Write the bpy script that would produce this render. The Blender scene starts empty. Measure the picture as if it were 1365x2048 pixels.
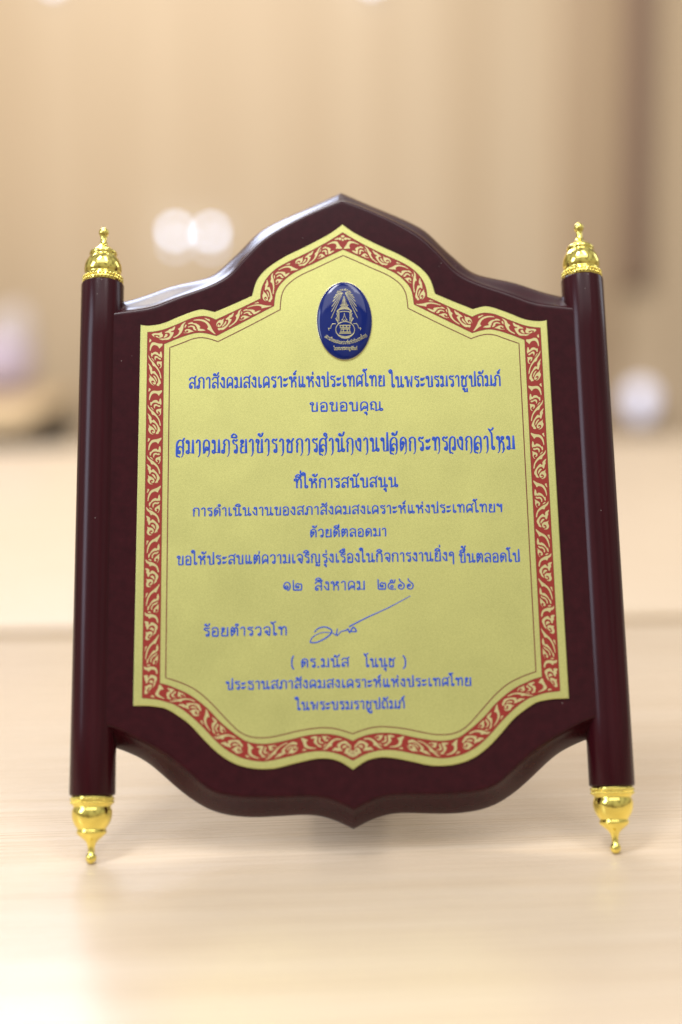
import bpy, bmesh, math, random, json
from mathutils import Vector, Matrix
random.seed(4)
S = bpy.context.scene
R = math.radians

# ------------------------------------------------------------------ camera
cam_data = bpy.data.cameras.new('camera')
cam = bpy.data.objects.new('camera', cam_data)
S.collection.objects.link(cam)
cam.matrix_world = Matrix((
    (0.999706, 0.014254, -0.019636, -0.01466),
    (-0.021381, 0.134844, -0.990636, -0.54040),
    (-0.011473, 0.990764, 0.135109, 0.22044),
    (0, 0, 0, 1)))
cam_data.sensor_fit = 'VERTICAL'
cam_data.sensor_height = 36.0
cam_data.sensor_width = 24.0
cam_data.lens = 36.0 * 2700 / 2048
cam_data.clip_start = 0.01
cam_data.clip_end = 60
cam_data.dof.use_dof = True
cam_data.dof.focus_distance = 0.598
cam_data.dof.aperture_fstop = 2.1
S.camera = cam

# ------------------------------------------------------------------ light
W = bpy.data.worlds.new('World'); S.world = W; W.use_nodes = True
wn = W.node_tree; bg = wn.nodes['Background']
tc = wn.nodes.new('ShaderNodeTexCoord'); sx = wn.nodes.new('ShaderNodeSeparateXYZ')
cr = wn.nodes.new('ShaderNodeValToRGB')
mr = wn.nodes.new('ShaderNodeMapRange')
mr.inputs[1].default_value = -1; mr.inputs[2].default_value = 1
wn.links.new(tc.outputs['Generated'], sx.inputs[0]); wn.links.new(sx.outputs['Z'], mr.inputs[0])
wn.links.new(mr.outputs[0], cr.inputs[0])
e = cr.color_ramp.elements
e[0].position = 0.35; e[0].color = (0.30, 0.24, 0.18, 1)
e[1].position = 1.0; e[1].color = (0.62, 0.62, 0.66, 1)
k = cr.color_ramp.elements.new(0.52); k.color = (0.42, 0.36, 0.30, 1)
k = cr.color_ramp.elements.new(0.68); k.color = (0.50, 0.49, 0.45, 1)
wz = wn.nodes.new('ShaderNodeTexNoise'); wz.inputs['Scale'].default_value = 2.6; wz.inputs['Detail'].default_value = 2
wn.links.new(tc.outputs['Generated'], wz.inputs['Vector'])
wr = wn.nodes.new('ShaderNodeValToRGB')
wr.color_ramp.elements[0].position = 0.40; wr.color_ramp.elements[0].color = (0.50, 0.48, 0.47, 1)
wr.color_ramp.elements[1].position = 0.52; wr.color_ramp.elements[1].color = (1.12, 1.12, 1.14, 1)
wn.links.new(wz.outputs['Fac'], wr.inputs[0])
wm = wn.nodes.new('ShaderNodeMix'); wm.data_type = 'RGBA'; wm.blend_type = 'MULTIPLY'; wm.inputs[0].default_value = 1
wn.links.new(cr.outputs[0], wm.inputs[6]); wn.links.new(wr.outputs[0], wm.inputs[7])
wn.links.new(wm.outputs[2], bg.inputs[0]); bg.inputs[1].default_value = 0.9

def area(name, loc, target, sx_, sy_, power, col):
    l = bpy.data.lights.new(name, 'AREA'); l.shape = 'RECTANGLE'; l.size = sx_; l.size_y = sy_
    l.energy = power; l.color = col
    o = bpy.data.objects.new(name, l); S.collection.objects.link(o); o.location = loc
    o.rotation_euler = (Vector(target) - Vector(loc)).to_track_quat('-Z', 'Y').to_euler()
    return o
area('overhead_light', (-0.60, -0.45, 2.3), (-0.4, -0.2, 0), 0.4, 0.8, 20, (0.98, 0.98, 1.0))
area('overhead_light', (0.55, -0.45, 2.3), (0.4, -0.2, 0), 0.5, 1.1, 9, (1.0, 0.97, 0.93))
area('overhead_light', (-0.9, 2.6, 2.0), (0, 0.2, 0), 0.9, 0.6, 19, (0.70, 0.78, 1.0))
area('overhead_light', (0.0, -1.30, 2.5), (0, 0, 0.2), 3.0, 1.0, 17, (0.97, 0.96, 0.98))  # soft front fill, added to brighten the gold plate
area('window_light', (-2.0, -0.9, 1.3), (0, 0, 0.1), 0.7, 1.3, 19, (0.72, 0.82, 1.0))
area('window_light', (2.2, 1.3, 1.2), (0, 0, 0.1), 0.7, 1.0, 4.5, (0.82, 0.90, 1.0))
area('overhead_light', (-0.55, 1.9, 2.5), (-0.35, 3.2, 0), 2.2, 1.2, 82, (1.0, 0.955, 0.89))  # added out of view to light the far wall, set towards the left

S.view_settings.view_transform = 'Standard'
S.view_settings.look = 'None'
S.view_settings.exposure = 0.17
S.view_settings.gamma = 1.0
S.view_settings.use_curve_mapping = False
S.render.engine = 'CYCLES'
S.cycles.use_denoising = True
S.cycles.max_bounces = 8

# ------------------------------------------------------------------ materials
def mat(name, col, rough=0.5, metal=0.0, spec=0.5, coat=0.0, coat_rough=0.05, emit=None, est=0.0):
    m = bpy.data.materials.new(name); m.use_nodes = True
    b = m.node_tree.nodes['Principled BSDF']
    b.inputs['Base Color'].default_value = (*col, 1)
    b.inputs['Roughness'].default_value = rough
    b.inputs['Metallic'].default_value = metal
    b.inputs['Specular IOR Level'].default_value = spec
    b.inputs['Coat Weight'].default_value = coat
    b.inputs['Coat Roughness'].default_value = coat_rough
    if emit:
        b.inputs['Emission Color'].default_value = (*emit, 1)
        b.inputs['Emission Strength'].default_value = est
    return m
def N(m, t): return m.node_tree.nodes.new(t)
def L(m, a, b): m.node_tree.links.new(a, b)
def bsdf(m): return m.node_tree.nodes['Principled BSDF']
def coords(m, scale=(1, 1, 1), rot=(0, 0, 0)):
    t = N(m, 'ShaderNodeTexCoord'); mp = N(m, 'ShaderNodeMapping')
    mp.inputs['Scale'].default_value = scale; mp.inputs['Rotation'].default_value = rot
    L(m, t.outputs['Object'], mp.inputs[0]); return mp.outputs[0]
def noise(m, vec, scale, detail=4, rough=0.55):
    n = N(m, 'ShaderNodeTexNoise'); n.inputs['Scale'].default_value = scale
    n.inputs['Detail'].default_value = detail; n.inputs['Roughness'].default_value = rough
    L(m, vec, n.inputs['Vector']); return n.outputs['Fac']
def ramp(m, fac, stops):
    r = N(m, 'ShaderNodeValToRGB'); el = r.color_ramp.elements
    for i, (p, c) in enumerate(stops):
        q = el[i] if i < 2 else el.new(p)
        q.position = p; q.color = (*c, 1)
    L(m, fac, r.inputs[0]); return r.outputs[0]
def bump(m, fac, strength, dist):
    b = N(m, 'ShaderNodeBump'); b.inputs['Strength'].default_value = strength
    b.inputs['Distance'].default_value = dist
    L(m, fac, b.inputs['Height']); L(m, b.outputs[0], bsdf(m).inputs['Normal'])

# pale laminate table: fine grain streaks along X
M_table = mat('pale_wood_laminate', (0.6, 0.5, 0.4), 0.27, 0, 0.38)
v = coords(M_table, (1.3, 26, 10)); n1 = noise(M_table, v, 3.0, 6, 0.62)
v2 = coords(M_table, (3.5, 190, 10)); n2 = noise(M_table, v2, 3.2, 3, 0.6)
mx = N(M_table, 'ShaderNodeMath'); mx.operation = 'ADD'
ms = N(M_table, 'ShaderNodeMath'); ms.operation = 'MULTIPLY'; ms.inputs[1].default_value = 0.55
L(M_table, n2, ms.inputs[0]); L(M_table, n1, mx.inputs[0]); L(M_table, ms.outputs[0], mx.inputs[1])
L(M_table, ramp(M_table, mx.outputs[0], [(0.50, (0.585, 0.455, 0.315)), (1.08, (0.65, 0.53, 0.395)), (0.78, (0.620, 0.495, 0.355))]), bsdf(M_table).inputs['Base Color'])
L(M_table, ramp(M_table, n2, [(0.3, (0.24,) * 3), (0.7, (0.33,) * 3)]), bsdf(M_table).inputs['Roughness'])
bump(M_table, n2, 0.04, 0.0004)

M_edge = mat('table_edging', (0.50, 0.36, 0.20), 0.5)
M_dark = mat('black_panel', (0.018, 0.018, 0.02), 0.6)

# dark lacquered rosewood
M_wood = mat('dark_lacquered_wood', (0.03, 0.007, 0.008), 0.22, 0, 0.20)
v = coords(M_wood, (60, 60, 5)); n1 = noise(M_wood, v, 4, 4)
base = ramp(M_wood, n1, [(0.3, (0.027, 0.0028, 0.0050)), (0.75, (0.040, 0.0044, 0.0074))])
vo = N(M_wood, 'ShaderNodeTexVoronoi'); vo.inputs['Scale'].default_value = 260
L(M_wood, coords(M_wood), vo.inputs['Vector'])
msk = noise(M_wood, coords(M_wood, (1, 1, 1)), 45, 2)
lt = N(M_wood, 'ShaderNodeMath'); lt.operation = 'LESS_THAN'; lt.inputs[1].default_value = 0.05
L(M_wood, vo.outputs['Distance'], lt.inputs[0])
gt = N(M_wood, 'ShaderNodeMath'); gt.operation = 'GREATER_THAN'; gt.inputs[1].default_value = 0.60
L(M_wood, msk, gt.inputs[0])
mu = N(M_wood, 'ShaderNodeMath'); mu.operation = 'MULTIPLY'
L(M_wood, lt.outputs[0], mu.inputs[0]); L(M_wood, gt.outputs[0], mu.inputs[1])
mix = N(M_wood, 'ShaderNodeMix'); mix.data_type = 'RGBA'
L(M_wood, mu.outputs[0], mix.inputs[0]); L(M_wood, base, mix.inputs[6]); mix.inputs[7].default_value = (0.30, 0.24, 0.22, 1)
L(M_wood, mix.outputs[2], bsdf(M_wood).inputs['Base Color'])

# satin gold plate with a fine sparkle
M_plate = mat('satin_gold_plate', (0.55, 0.59, 0.22), 0.40, 0.82, 0.5)
v = coords(M_plate); n1 = noise(M_plate, v, 2600, 2, 0.7); n2 = noise(M_plate, v, 60, 3)
L(M_plate, ramp(M_plate, n1, [(0.30, (0.545, 0.535, 0.175)), (0.72, (0.75, 0.73, 0.275))]), bsdf(M_plate).inputs['Base Color'])
L(M_plate, ramp(M_plate, n2, [(0.3, (0.38,) * 3), (0.7, (0.46,) * 3)]), bsdf(M_plate).inputs['Roughness'])
bump(M_plate, n1, 0.25, 0.0001)
M_motif = mat('gold_relief', (0.66, 0.60, 0.28), 0.42, 0.65)
M_red = mat('red_enamel', (0.29, 0.020, 0.011), 0.45, 0.1)
M_line = mat('brown_red_line', (0.17, 0.040, 0.018), 0.5)
M_blue = mat('blue_ink', (0.006, 0.065, 0.47), 0.4, 0.0)
M_gold = mat('polished_gold', (0.92, 0.77, 0.19), 0.06, 1.0)
v = coords(M_gold); bump(M_gold, noise(M_gold, v, 120, 2), 0.04, 0.001)
M_knurl = mat('knurled_gold', (0.92, 0.77, 0.22), 0.16, 1.0)
M_enamel = mat('blue_enamel', (0.0015, 0.012, 0.135), 0.05, 0.0, 0.46)
M_foil = mat('pale_gold_foil', (0.46, 0.42, 0.22), 0.3, 0.6)
M_rim = mat('pale_gold_rim', (0.72, 0.66, 0.42), 0.2, 1.0)

# ------------------------------------------------------------------ helpers
def link(name, bm, mats, parent=None, smooth=True, sharp=40):
    me = bpy.data.meshes.new(name)
    bm.to_mesh(me); bm.free()
    for m in (mats if isinstance(mats, (list, tuple)) else [mats]): me.materials.append(m)
    if smooth:
        for p in me.polygons: p.use_smooth = True
        me.set_sharp_from_angle(angle=R(sharp))
    o = bpy.data.objects.new(name, me); S.collection.objects.link(o)
    if parent: o.parent = parent
    return o
def tag(o, label=None, cat=None, group=None, kind=None):
    if label: o['label'] = label
    if cat: o['category'] = cat
    if group: o['group'] = group
    if kind: o['kind'] = kind
    return o
def empty(name, loc=(0, 0, 0)):
    o = bpy.data.objects.new(name, None); o.empty_display_size = 0.05
    S.collection.objects.link(o); o.location = loc; return o
def box(bm, x0, x1, y0, y1, z0, z1, mi=0, bev=0.0):
    r = bmesh.ops.create_cube(bm, size=1)
    for w in r['verts']:
        w.co = Vector(((x0 + x1) / 2 + w.co.x * (x1 - x0), (y0 + y1) / 2 + w.co.y * (y1 - y0), (z0 + z1) / 2 + w.co.z * (z1 - z0)))
    fs = {f for w in r['verts'] for f in w.link_faces}
    for f in fs: f.material_index = mi
    if bev:
        es = {ed for f in fs for ed in f.edges}
        bmesh.ops.bevel(bm, geom=list(es), offset=bev, segments=3, affect='EDGES', profile=0.5)
def lathe(bm, prof, seg=48, cx=0, cy=0, mi=0, axis=Vector((0, 0, 1)), flip=False):
    # prof: list of (r, z); z along the local Z
    rings = []
    for r_, z in prof:
        if r_ < 1e-6: rings.append([bm.verts.new((cx, cy, z))])
        else: rings.append([bm.verts.new((cx + r_ * math.cos(2 * math.pi * i / seg), cy + r_ * math.sin(2 * math.pi * i / seg), z)) for i in range(seg)])
    for a, b in zip(rings[:-1], rings[1:]):
        for i in range(seg):
            j = (i + 1) % seg
            if len(a) == 1 and len(b) == 1: continue
            if len(a) == 1: f = bm.faces.new((a[0], b[j], b[i]))
            elif len(b) == 1: f = bm.faces.new((a[i], a[j], b[0]))
            else: f = bm.faces.new((a[i], a[j], b[j], b[i]))
            f.material_index = mi
    return rings
def catmull(P, n=6):
    if len(P) < 3: 
        return [tuple(P[0])] + [tuple(P[-1])] if len(P) == 2 else [tuple(q) for q in P]
    out = []
    Q = [P[0]] + list(P) + [P[-1]]
    for i in range(1, len(Q) - 2):
        p0, p1, p2, p3 = Q[i - 1], Q[i], Q[i + 1], Q[i + 2]
        for s in range(n):
            t = s / n
            out.append(tuple(0.5 * (2 * p1[d] + (p2[d] - p0[d]) * t + (2 * p0[d] - 5 * p1[d] + 4 * p2[d] - p3[d]) * t * t + (-p0[d] + 3 * p1[d] - 3 * p2[d] + p3[d]) * t ** 3) for d in (0, 1)))
    out.append(tuple(P[-1])); return out
def resample(P, n):
    d = [0]
    for a, b in zip(P[:-1], P[1:]): d.append(d[-1] + math.hypot(b[0] - a[0], b[1] - a[1]))
    out = []; j = 0
    for i in range(n):
        s = d[-1] * i / (n - 1)
        while j < len(d) - 2 and d[j + 1] < s: j += 1
        t = (s - d[j]) / max(1e-12, d[j + 1] - d[j])
        out.append((P[j][0] + (P[j + 1][0] - P[j][0]) * t, P[j][1] + (P[j + 1][1] - P[j][1]) * t))
    return out
def plen(P): return sum(math.hypot(b[0] - a[0], b[1] - a[1]) for a, b in zip(P[:-1], P[1:]))

# ------------------------------------------------------------------ measured outlines of the plaque (mm on its own front plane)
D = json.loads(r'''{"bBt": [[1.71, 161.15], [-11.55, 154.83], [-26.15, 148.19], [-33.3, 144.5], [-38.33, 141.31], [-45.58, 133.41], [-51.25, 127.77], [-57.41, 121.91], [-60.65, 119.73], [-69.53, 117.45], [-77.7, 115.75], [-82.76, 114.09], [-91.92, 110.6], [-100.91, 108.2]], "bFt": [[1.29, 151.26], [-4.59, 149.21], [-18.81, 142.71], [-32.94, 134.52], [-39.01, 128.98], [-44.95, 122.48], [-50.49, 115.78], [-56.51, 112.09], [-60.57, 110.12], [-65.08, 108.49], [-76.86, 104.32], [-85.73, 100.61], [-94.59, 99.28], [-102.98, 98.19]], "bBb": [[-100.83, -94.66], [-94.47, -97.16], [-87.93, -100.65], [-81.26, -106.23], [-74.61, -112.14], [-68.41, -116.9], [-61.61, -120.98], [-53.6, -123.51], [-43.04, -124.63], [-32.54, -124.41], [-21.91, -123.92], [-16.6, -124.18], [-11.3, -125.31], [-6.03, -127.46], [-0.34, -130.3]], "bFb": [[-102.01, -85.87], [-97.26, -87.41], [-92.9, -89.98], [-84.25, -94.38], [-75.61, -100.01], [-66.98, -107.36], [-60.64, -112.88], [-52.78, -115.31], [-42.41, -116.25], [-32.1, -116.38], [-21.67, -116.16], [-16.24, -116.26], [-11.25, -117.16], [-5.86, -119.3], [-0.69, -122.04]], "plate": [[[0.36, 139.35], [-4.83, 135.34], [-11.87, 131.29], [-18.97, 127.59], [-26.05, 124.03], [-33.01, 119.51], [-37.22, 115.53], [-39.66, 111.49], [-41.43, 105.19]], [[-41.43, 105.19], [-50.24, 101.11], [-58.22, 97.63]], [[-58.22, 97.63], [-62.48, 98.76], [-64.73, 98.9], [-68.85, 97.79], [-75.47, 95.11], [-80.38, 92.92], [-84.24, 91.9], [-88.51, 91.53], [-91.44, 91.99]], [[-91.44, 91.99], [-92.29, -77.64]], [[-92.29, -77.64], [-86.47, -77.74], [-82.13, -78.26], [-77.82, -79.4], [-71.36, -83.54], [-67.56, -86.73], [-63.13, -91.58], [-57.88, -96.84], [-52.71, -100.77], [-47.51, -103.21], [-42.31, -104.45], [-37.11, -104.83], [-31.97, -104.47], [-24.07, -102.59], [-16.24, -101.08], [-10.99, -100.97], [-5.78, -102.3], [-0.39, -105.69]]], "ro": [[[0.4, 135.28], [-5.72, 131.34], [-12.38, 127.52], [-19.11, 124.0], [-25.86, 120.71], [-30.87, 117.58], [-34.52, 113.74], [-36.67, 109.92], [-37.5, 106.57], [-37.63, 103.71]], [[-37.63, 103.71], [-46.98, 99.05], [-57.67, 93.88]], [[-57.67, 93.88], [-60.3, 95.07], [-62.92, 95.67], [-65.61, 95.47], [-68.84, 94.65], [-75.45, 91.72], [-80.93, 89.59], [-85.19, 88.6], [-88.29, 88.41]], [[-88.29, 88.41], [-88.59, -74.46]], [[-88.59, -74.46], [-82.16, -75.2], [-76.56, -76.84], [-74.56, -77.63], [-69.9, -80.74], [-63.66, -86.33], [-57.49, -92.84], [-52.9, -96.73], [-48.3, -99.39], [-44.5, -100.71], [-39.17, -101.63], [-34.46, -101.38], [-26.7, -99.79], [-18.8, -98.15], [-13.04, -97.83], [-8.35, -98.54], [-4.18, -99.95], [-0.15, -101.99]]], "ri": [[[0.43, 126.99], [-6.52, 123.69], [-12.7, 120.61], [-19.18, 117.54], [-24.2, 114.68], [-28.21, 110.86], [-30.39, 107.45], [-31.2, 103.87], [-31.57, 100.17]], [[-31.57, 100.17], [-44.75, 93.08], [-57.41, 86.26]], [[-57.41, 86.26], [-61.33, 87.37], [-64.91, 87.88], [-68.8, 87.32], [-75.4, 85.02], [-80.86, 82.66]], [[-80.86, 82.66], [-81.18, -68.34]], [[-81.18, -68.34], [-77.37, -69.39], [-74.82, -70.49], [-69.95, -72.67], [-65.3, -75.75], [-60.65, -79.67], [-56.01, -84.63], [-51.39, -88.67], [-47.4, -91.64], [-44.47, -93.35], [-39.65, -94.41], [-34.41, -94.36], [-26.63, -93.0], [-18.71, -91.23], [-11.89, -90.8], [-6.64, -91.44], [-2.87, -92.62], [0.01, -93.92]]], "th": [[[0.69, 124.09], [-5.88, 121.02], [-12.51, 117.83], [-18.56, 115.0], [-22.54, 112.54], [-25.97, 109.41], [-27.8, 105.98], [-28.51, 102.4], [-28.82, 98.35]], [[-28.82, 98.35], [-42.52, 90.92], [-56.74, 83.54]], [[-56.74, 83.54], [-60.94, 85.0], [-64.54, 85.52], [-68.14, 84.93], [-72.03, 83.38], [-78.26, 80.99]], [[-78.26, 80.99], [-78.71, -66.16]], [[-78.71, -66.16], [-75.91, -66.99], [-71.46, -68.65], [-66.8, -70.94], [-62.14, -74.48], [-57.49, -79.07], [-52.86, -84.06], [-48.53, -88.4], [-44.88, -90.71], [-40.69, -91.82], [-34.94, -91.82], [-29.17, -90.78], [-21.33, -89.1], [-13.42, -88.2], [-8.18, -88.48], [-3.45, -89.66], [0.21, -90.97]]], "L1a": [-69.68, 17.4, 61.83, 4.99], "L1b": [19.19, 69.37, 61.24, 5.0], "L2": [-16.12, 16.46, 50.54, 4.06], "L3": [-75.21, 74.04, 31.89, 6.15], "L4": [-23.57, 22.17, 15.7, 4.27], "L5": [-67.61, 67.29, 3.74, 3.63], "L6": [-16.65, 16.36, -6.26, 3.47], "L7a": [-74.39, 45.52, -17.61, 3.86], "L7b": [47.7, 73.96, -18.39, 3.88], "L8a": [-28.58, -20.41, -29.58, 3.81], "L8b": [-15.03, 6.5, -29.68, 3.81], "L8c": [12.11, 27.63, -29.73, 3.82], "L9": [-62.65, -27.26, -48.74, 3.65], "L10p": [-25.47, -24.2, -62.44, 3.61], "L10a": [-21.23, -0.61, -62.67, 3.61], "L10b": [5.35, 18.98, -62.94, 3.61], "L10q": [21.96, 23.45, -63.01, 3.62], "L11": [-53.28, 50.82, -71.51, 3.38], "L12": [-24.18, 22.52, -80.62, 3.35], "sig": [[[-15.43, -47.73], [-13.56, -46.06], [-10.61, -45.59], [-8.05, -47.11], [-9.19, -49.31], [-13.64, -51.82], [-16.59, -52.21], [-17.17, -51.61], [-15.82, -49.57], [-12.12, -47.93], [-7.7, -48.22], [-6.39, -49.13], [-5.61, -46.41], [-5.81, -49.36], [-4.01, -47.69], [-1.79, -47.14], [-1.04, -46.56], [-0.34, -48.05], [1.18, -45.85], [2.47, -47.65], [0.04, -47.61]], [[-0.43, -45.53], [7.17, -41.79], [16.14, -37.84], [26.06, -32.77]]], "badge": [[-0.28, 92.42], [-12.8, 92.57], [12.32, 92.27], [0.07, 111.22], [-0.62, 73.91]], "tip": [[-107.8, -141.73], [109.69, -142.54]]}''')

# ------------------------------------------------------------------ setting: floor, wall, tables
def plane_mesh(name, pts, m):
    bm = bmesh.new(); bm.faces.new([bm.verts.new(q) for q in pts])
    return link(name, bm, m, smooth=False)
M_floor = mat('carpet', (0.16, 0.13, 0.11), 0.9)
tag(plane_mesh('floor', [(-4, -2, -.74), (4, -2, -.74), (4, 5, -.74), (-4, 5, -.74)], M_floor), kind='structure')
M_wall = mat('wood_veneer_wall', (0.5, 0.38, 0.26), 0.45, 0, 0.35)
v = coords(M_wall, (4.5, 1, 0.12)); n1 = noise(M_wall, v, 1.3, 4, 0.6)
L(M_wall, ramp(M_wall, n1, [(0.30, (0.53, 0.395, 0.25)), (0.72, (0.64, 0.505, 0.345))]), bsdf(M_wall).inputs['Base Color'])
M_wall_shade = mat('shaded_veneer', (0.47, 0.34, 0.215), 0.45, 0, 0.35)  # wall veneer coloured darker for the dimmer right side
M_strip = mat('dark_strip', (0.26, 0.165, 0.112), 0.6)
bm = bmesh.new(); box(bm, -4, 4, 4.2, 4.3, -.74, 2.6)
tag(link('back_wall', bm, M_wall, smooth=False), kind='structure')

def table(name, y0, y1, rot, label):
    t = empty(name, (0, 0, -0.74)); t.rotation_euler.z = R(rot)
    bm = bmesh.new(); box(bm, -1.25, 1.25, y0, y1, 0.712, 0.74, 0, 0.0015)
    top = link('tabletop', bm, M_table, t)
    bm = bmesh.new(); box(bm, -1.2495, 1.2495, y0 - 0.003, y0 - 0.0002, 0.7135, 0.7385, 0, 0.0007)
    link('edge_banding', bm, M_edge, t)
    for sx_ in (-1, 1):
        for yy in (y0 + .06, y1 - .06):
            bm = bmesh.new(); box(bm, sx_ * 1.18 - .025, sx_ * 1.18 + .025, yy - .025, yy + .025, 0, 0.712, 0, 0.003)
            link('leg', bm, M_dark, t)
    return tag(t, label, 'table')
table('conference_table', -0.42, 0.435, 2.0, 'pale wood laminate table directly under the standing plaque, nearest the viewer')
table('conference_table', 0.462, 2.06, 1.6, 'pale wood laminate table beyond the narrow dark gap behind the plaque')
# ------------------------------------------------------------------ the plaque
LEAN = R(20)
plaque = empty('award_plaque', (0, 0, 0))
tag(plaque, 'dark wood shield plaque with gold Thai inscription plate, blue oval badge and scroll poles', 'plaque')
# plaque frame: X along the width, Y up the leaning face, Z out of the face
face = Matrix(((1, 0, 0, 0), (0, math.sin(LEAN), -math.cos(LEAN), 0.04868), (0, math.cos(LEAN), math.sin(LEAN), 0.13374), (0, 0, 0, 1)))
plaque.matrix_world = face
WF, WP = 7.2, 8.0        # front of the board, front of the gold plate (mm)
HP, RP, AX = 114.4, 9.65, 110.0
mm = 0.001

def straighten(P, apex_i):
    ua = P[apex_i][0]; um = max(abs(q[0]) for q in P)
    return [(q[0] - ua * (1 - min(1, abs(q[0]) / um)), q[1]) for q in P]
def halfcurve(P, apex_i, n=40, ext=None):
    P = straighten(P, apex_i)
    P = [tuple(q) for q in P]
    C = catmull(P, 8)
    C = resample(C, n)
    for _ in range(5):
        C = [C[0]] + [((a[0] + 2 * b[0] + c[0]) / 4, (a[1] + 2 * b[1] + c[1]) / 4) for a, b, c in zip(C[:-2], C[1:-1], C[2:])] + [C[-1]]
    return C

# --- board: rings swept between the front edge and the widest edge
def board_contour(top, bot):
    t = halfcurve(top, 0, 60); t[0] = (0.0, t[0][1])
    b = halfcurve(bot, -1, 60); b[-1] = (0.0, b[-1][1])
    k = t[-1]; t.append((-AX + 2, k[1] - 0.6)); m = b[0]; b.insert(0, (-AX + 2, m[1] + 0.4))
    left = t + b
    right = [(-x, y) for x, y in left[::-1]][1:-1]
    return left + right          # closed loop, apex first
F = board_contour(D['bFt'], D['bFb']); B = board_contour(D['bBt'], D['bBb'])
bm = bmesh.new()
prof = [(-.16, 7.20), (-.09, 7.18), (-.03, 7.05), (.02, 6.75), (.07, 6.25), (.14, 5.35), (.24, 4.1), (.36, 2.8), (.50, 1.35), (.65, -.3), (.80, -2.1), (.92, -3.8), (.98, -4.8), (1.0, -5.6), (1.0, -9.6), (.96, -10.0), (.6, -10.0)]
rings = []
for tau, w in prof:
    rings.append([bm.verts.new(((a[0] + (b[0] - a[0]) * tau) * mm, (a[1] + (b[1] - a[1]) * tau) * mm, w * mm)) for a, b in zip(F, B)])
n = len(F)
for a, b in zip(rings[:-1], rings[1:]):
    for i in range(n):
        j = (i + 1) % n
        bm.faces.new((a[i], b[i], b[j], a[j]))
f1 = bm.faces.new(rings[0]); f2 = bm.faces.new(rings[-1][::-1])
f1.normal_update(); f2.normal_update(); bmesh.ops.triangulate(bm, faces=[f1, f2])
bmesh.ops.recalc_face_normals(bm, faces=bm.faces[:])
board = link('board', bm, M_wood, plaque, sharp=38)

# --- rear prop
bm = bmesh.new()
top_, foot_ = Vector((0, .030, -.0105)), Vector((0, -.0996, -.1174))
d_ = (foot_ - top_).normalized(); nrm = Vector((0, d_.z, -d_.y)) * .003
ring_a = [bm.verts.new(top_ + Vector((sx_ * .013, 0, 0)) + nrm * q) for sx_, q in ((-1, -1), (1, -1), (1, 1), (-1, 1))]
ring_b = [bm.verts.new(foot_ + Vector((sx_ * .020, 0, 0)) + nrm * q - d_ * .003) for sx_, q in ((-1, -1), (1, -1), (1, 1), (-1, 1))]
for i in range(4): bm.faces.new((ring_a[i], ring_a[(i + 1) % 4], ring_b[(i + 1) % 4], ring_b[i]))
bm.faces.new(ring_a[::-1]); bm.faces.new(ring_b)
bmesh.ops.recalc_face_normals(bm, faces=bm.faces[:])
link('rear_prop', bm, M_wood, board, smooth=False)

# --- poles with finials
prof_p = [(0, -HP), (RP - .7, -HP), (RP - .2, -HP + .2), (RP, -HP + .8)] + [(RP, -HP + 2 * HP * k / 8) for k in range(1, 8)] + [(RP, HP - .8), (RP - .2, HP - .2), (RP - .7, HP), (0, HP)]
fin = [(0, 0), (8.3, 0), (8.7, .3), (8.75, 1.0), (8.7, 3.4), (8.4, 3.8), (7.9, 4.3), (7.85, 4.7), (8.15, 5.3), (8.45, 6.4), (8.5, 7.6), (8.3, 9.2), (7.8, 10.8), (7.05, 12.2), (6.35, 13.1), (6.0, 13.6), (6.0, 14.0), (6.25, 14.4), (6.3, 15.0), (6.05, 15.7), (5.5, 16.2), (5.1, 16.5), (4.5, 17.1), (3.5, 17.8), (2.6, 18.6), (1.95, 19.5), (1.55, 20.6), (1.4, 21.8), (1.4, 23.0), (1.5, 23.6), (1.9, 24.1), (2.2, 24.9), (2.25, 25.6), (2.1, 26.4), (1.6, 27.2), (.9, 27.7), (0, 27.9)]
def make_finial(parent, up):
    bm = bmesh.new()
    lathe(bm, [(r_ * mm, z * mm) for r_, z in fin], 56)
    # knurled band: two rows of beads round the collar
    for row in range(2):
        for i in range(34):
            a = 2 * math.pi * (i + .5 * row) / 34
            q = bmesh.ops.create_icosphere(bm, subdivisions=1, radius=.72 * mm)
            c = Vector((8.7 * mm * math.cos(a), 8.7 * mm * math.sin(a), (1.3 + 1.45 * row) * mm))
            for w in q['verts']:
                w.co += c
                for f in w.link_faces: f.material_index = 1
    bmesh.ops.recalc_face_normals(bm, faces=bm.faces[:])
    o = link('finial', bm, [M_gold, M_knurl], parent, sharp=60)
    o.location = (0, 0, (HP if up else -HP) * mm)
    if not up: o.rotation_euler = (math.pi, 0, 0)
    return o
for s in (-1, 1):
    bm = bmesh.new(); lathe(bm, [(r_ * mm, z * mm) for r_, z in prof_p], 64)
    bmesh.ops.recalc_face_normals(bm, faces=bm.faces[:])
    p = link('pole', bm, M_wood, plaque, sharp=50)
    p.location = (s * AX * mm, 0, 0); p.rotation_euler = (R(-90), 0, 0)
    make_finial(p, True); make_finial(p, False)

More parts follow.
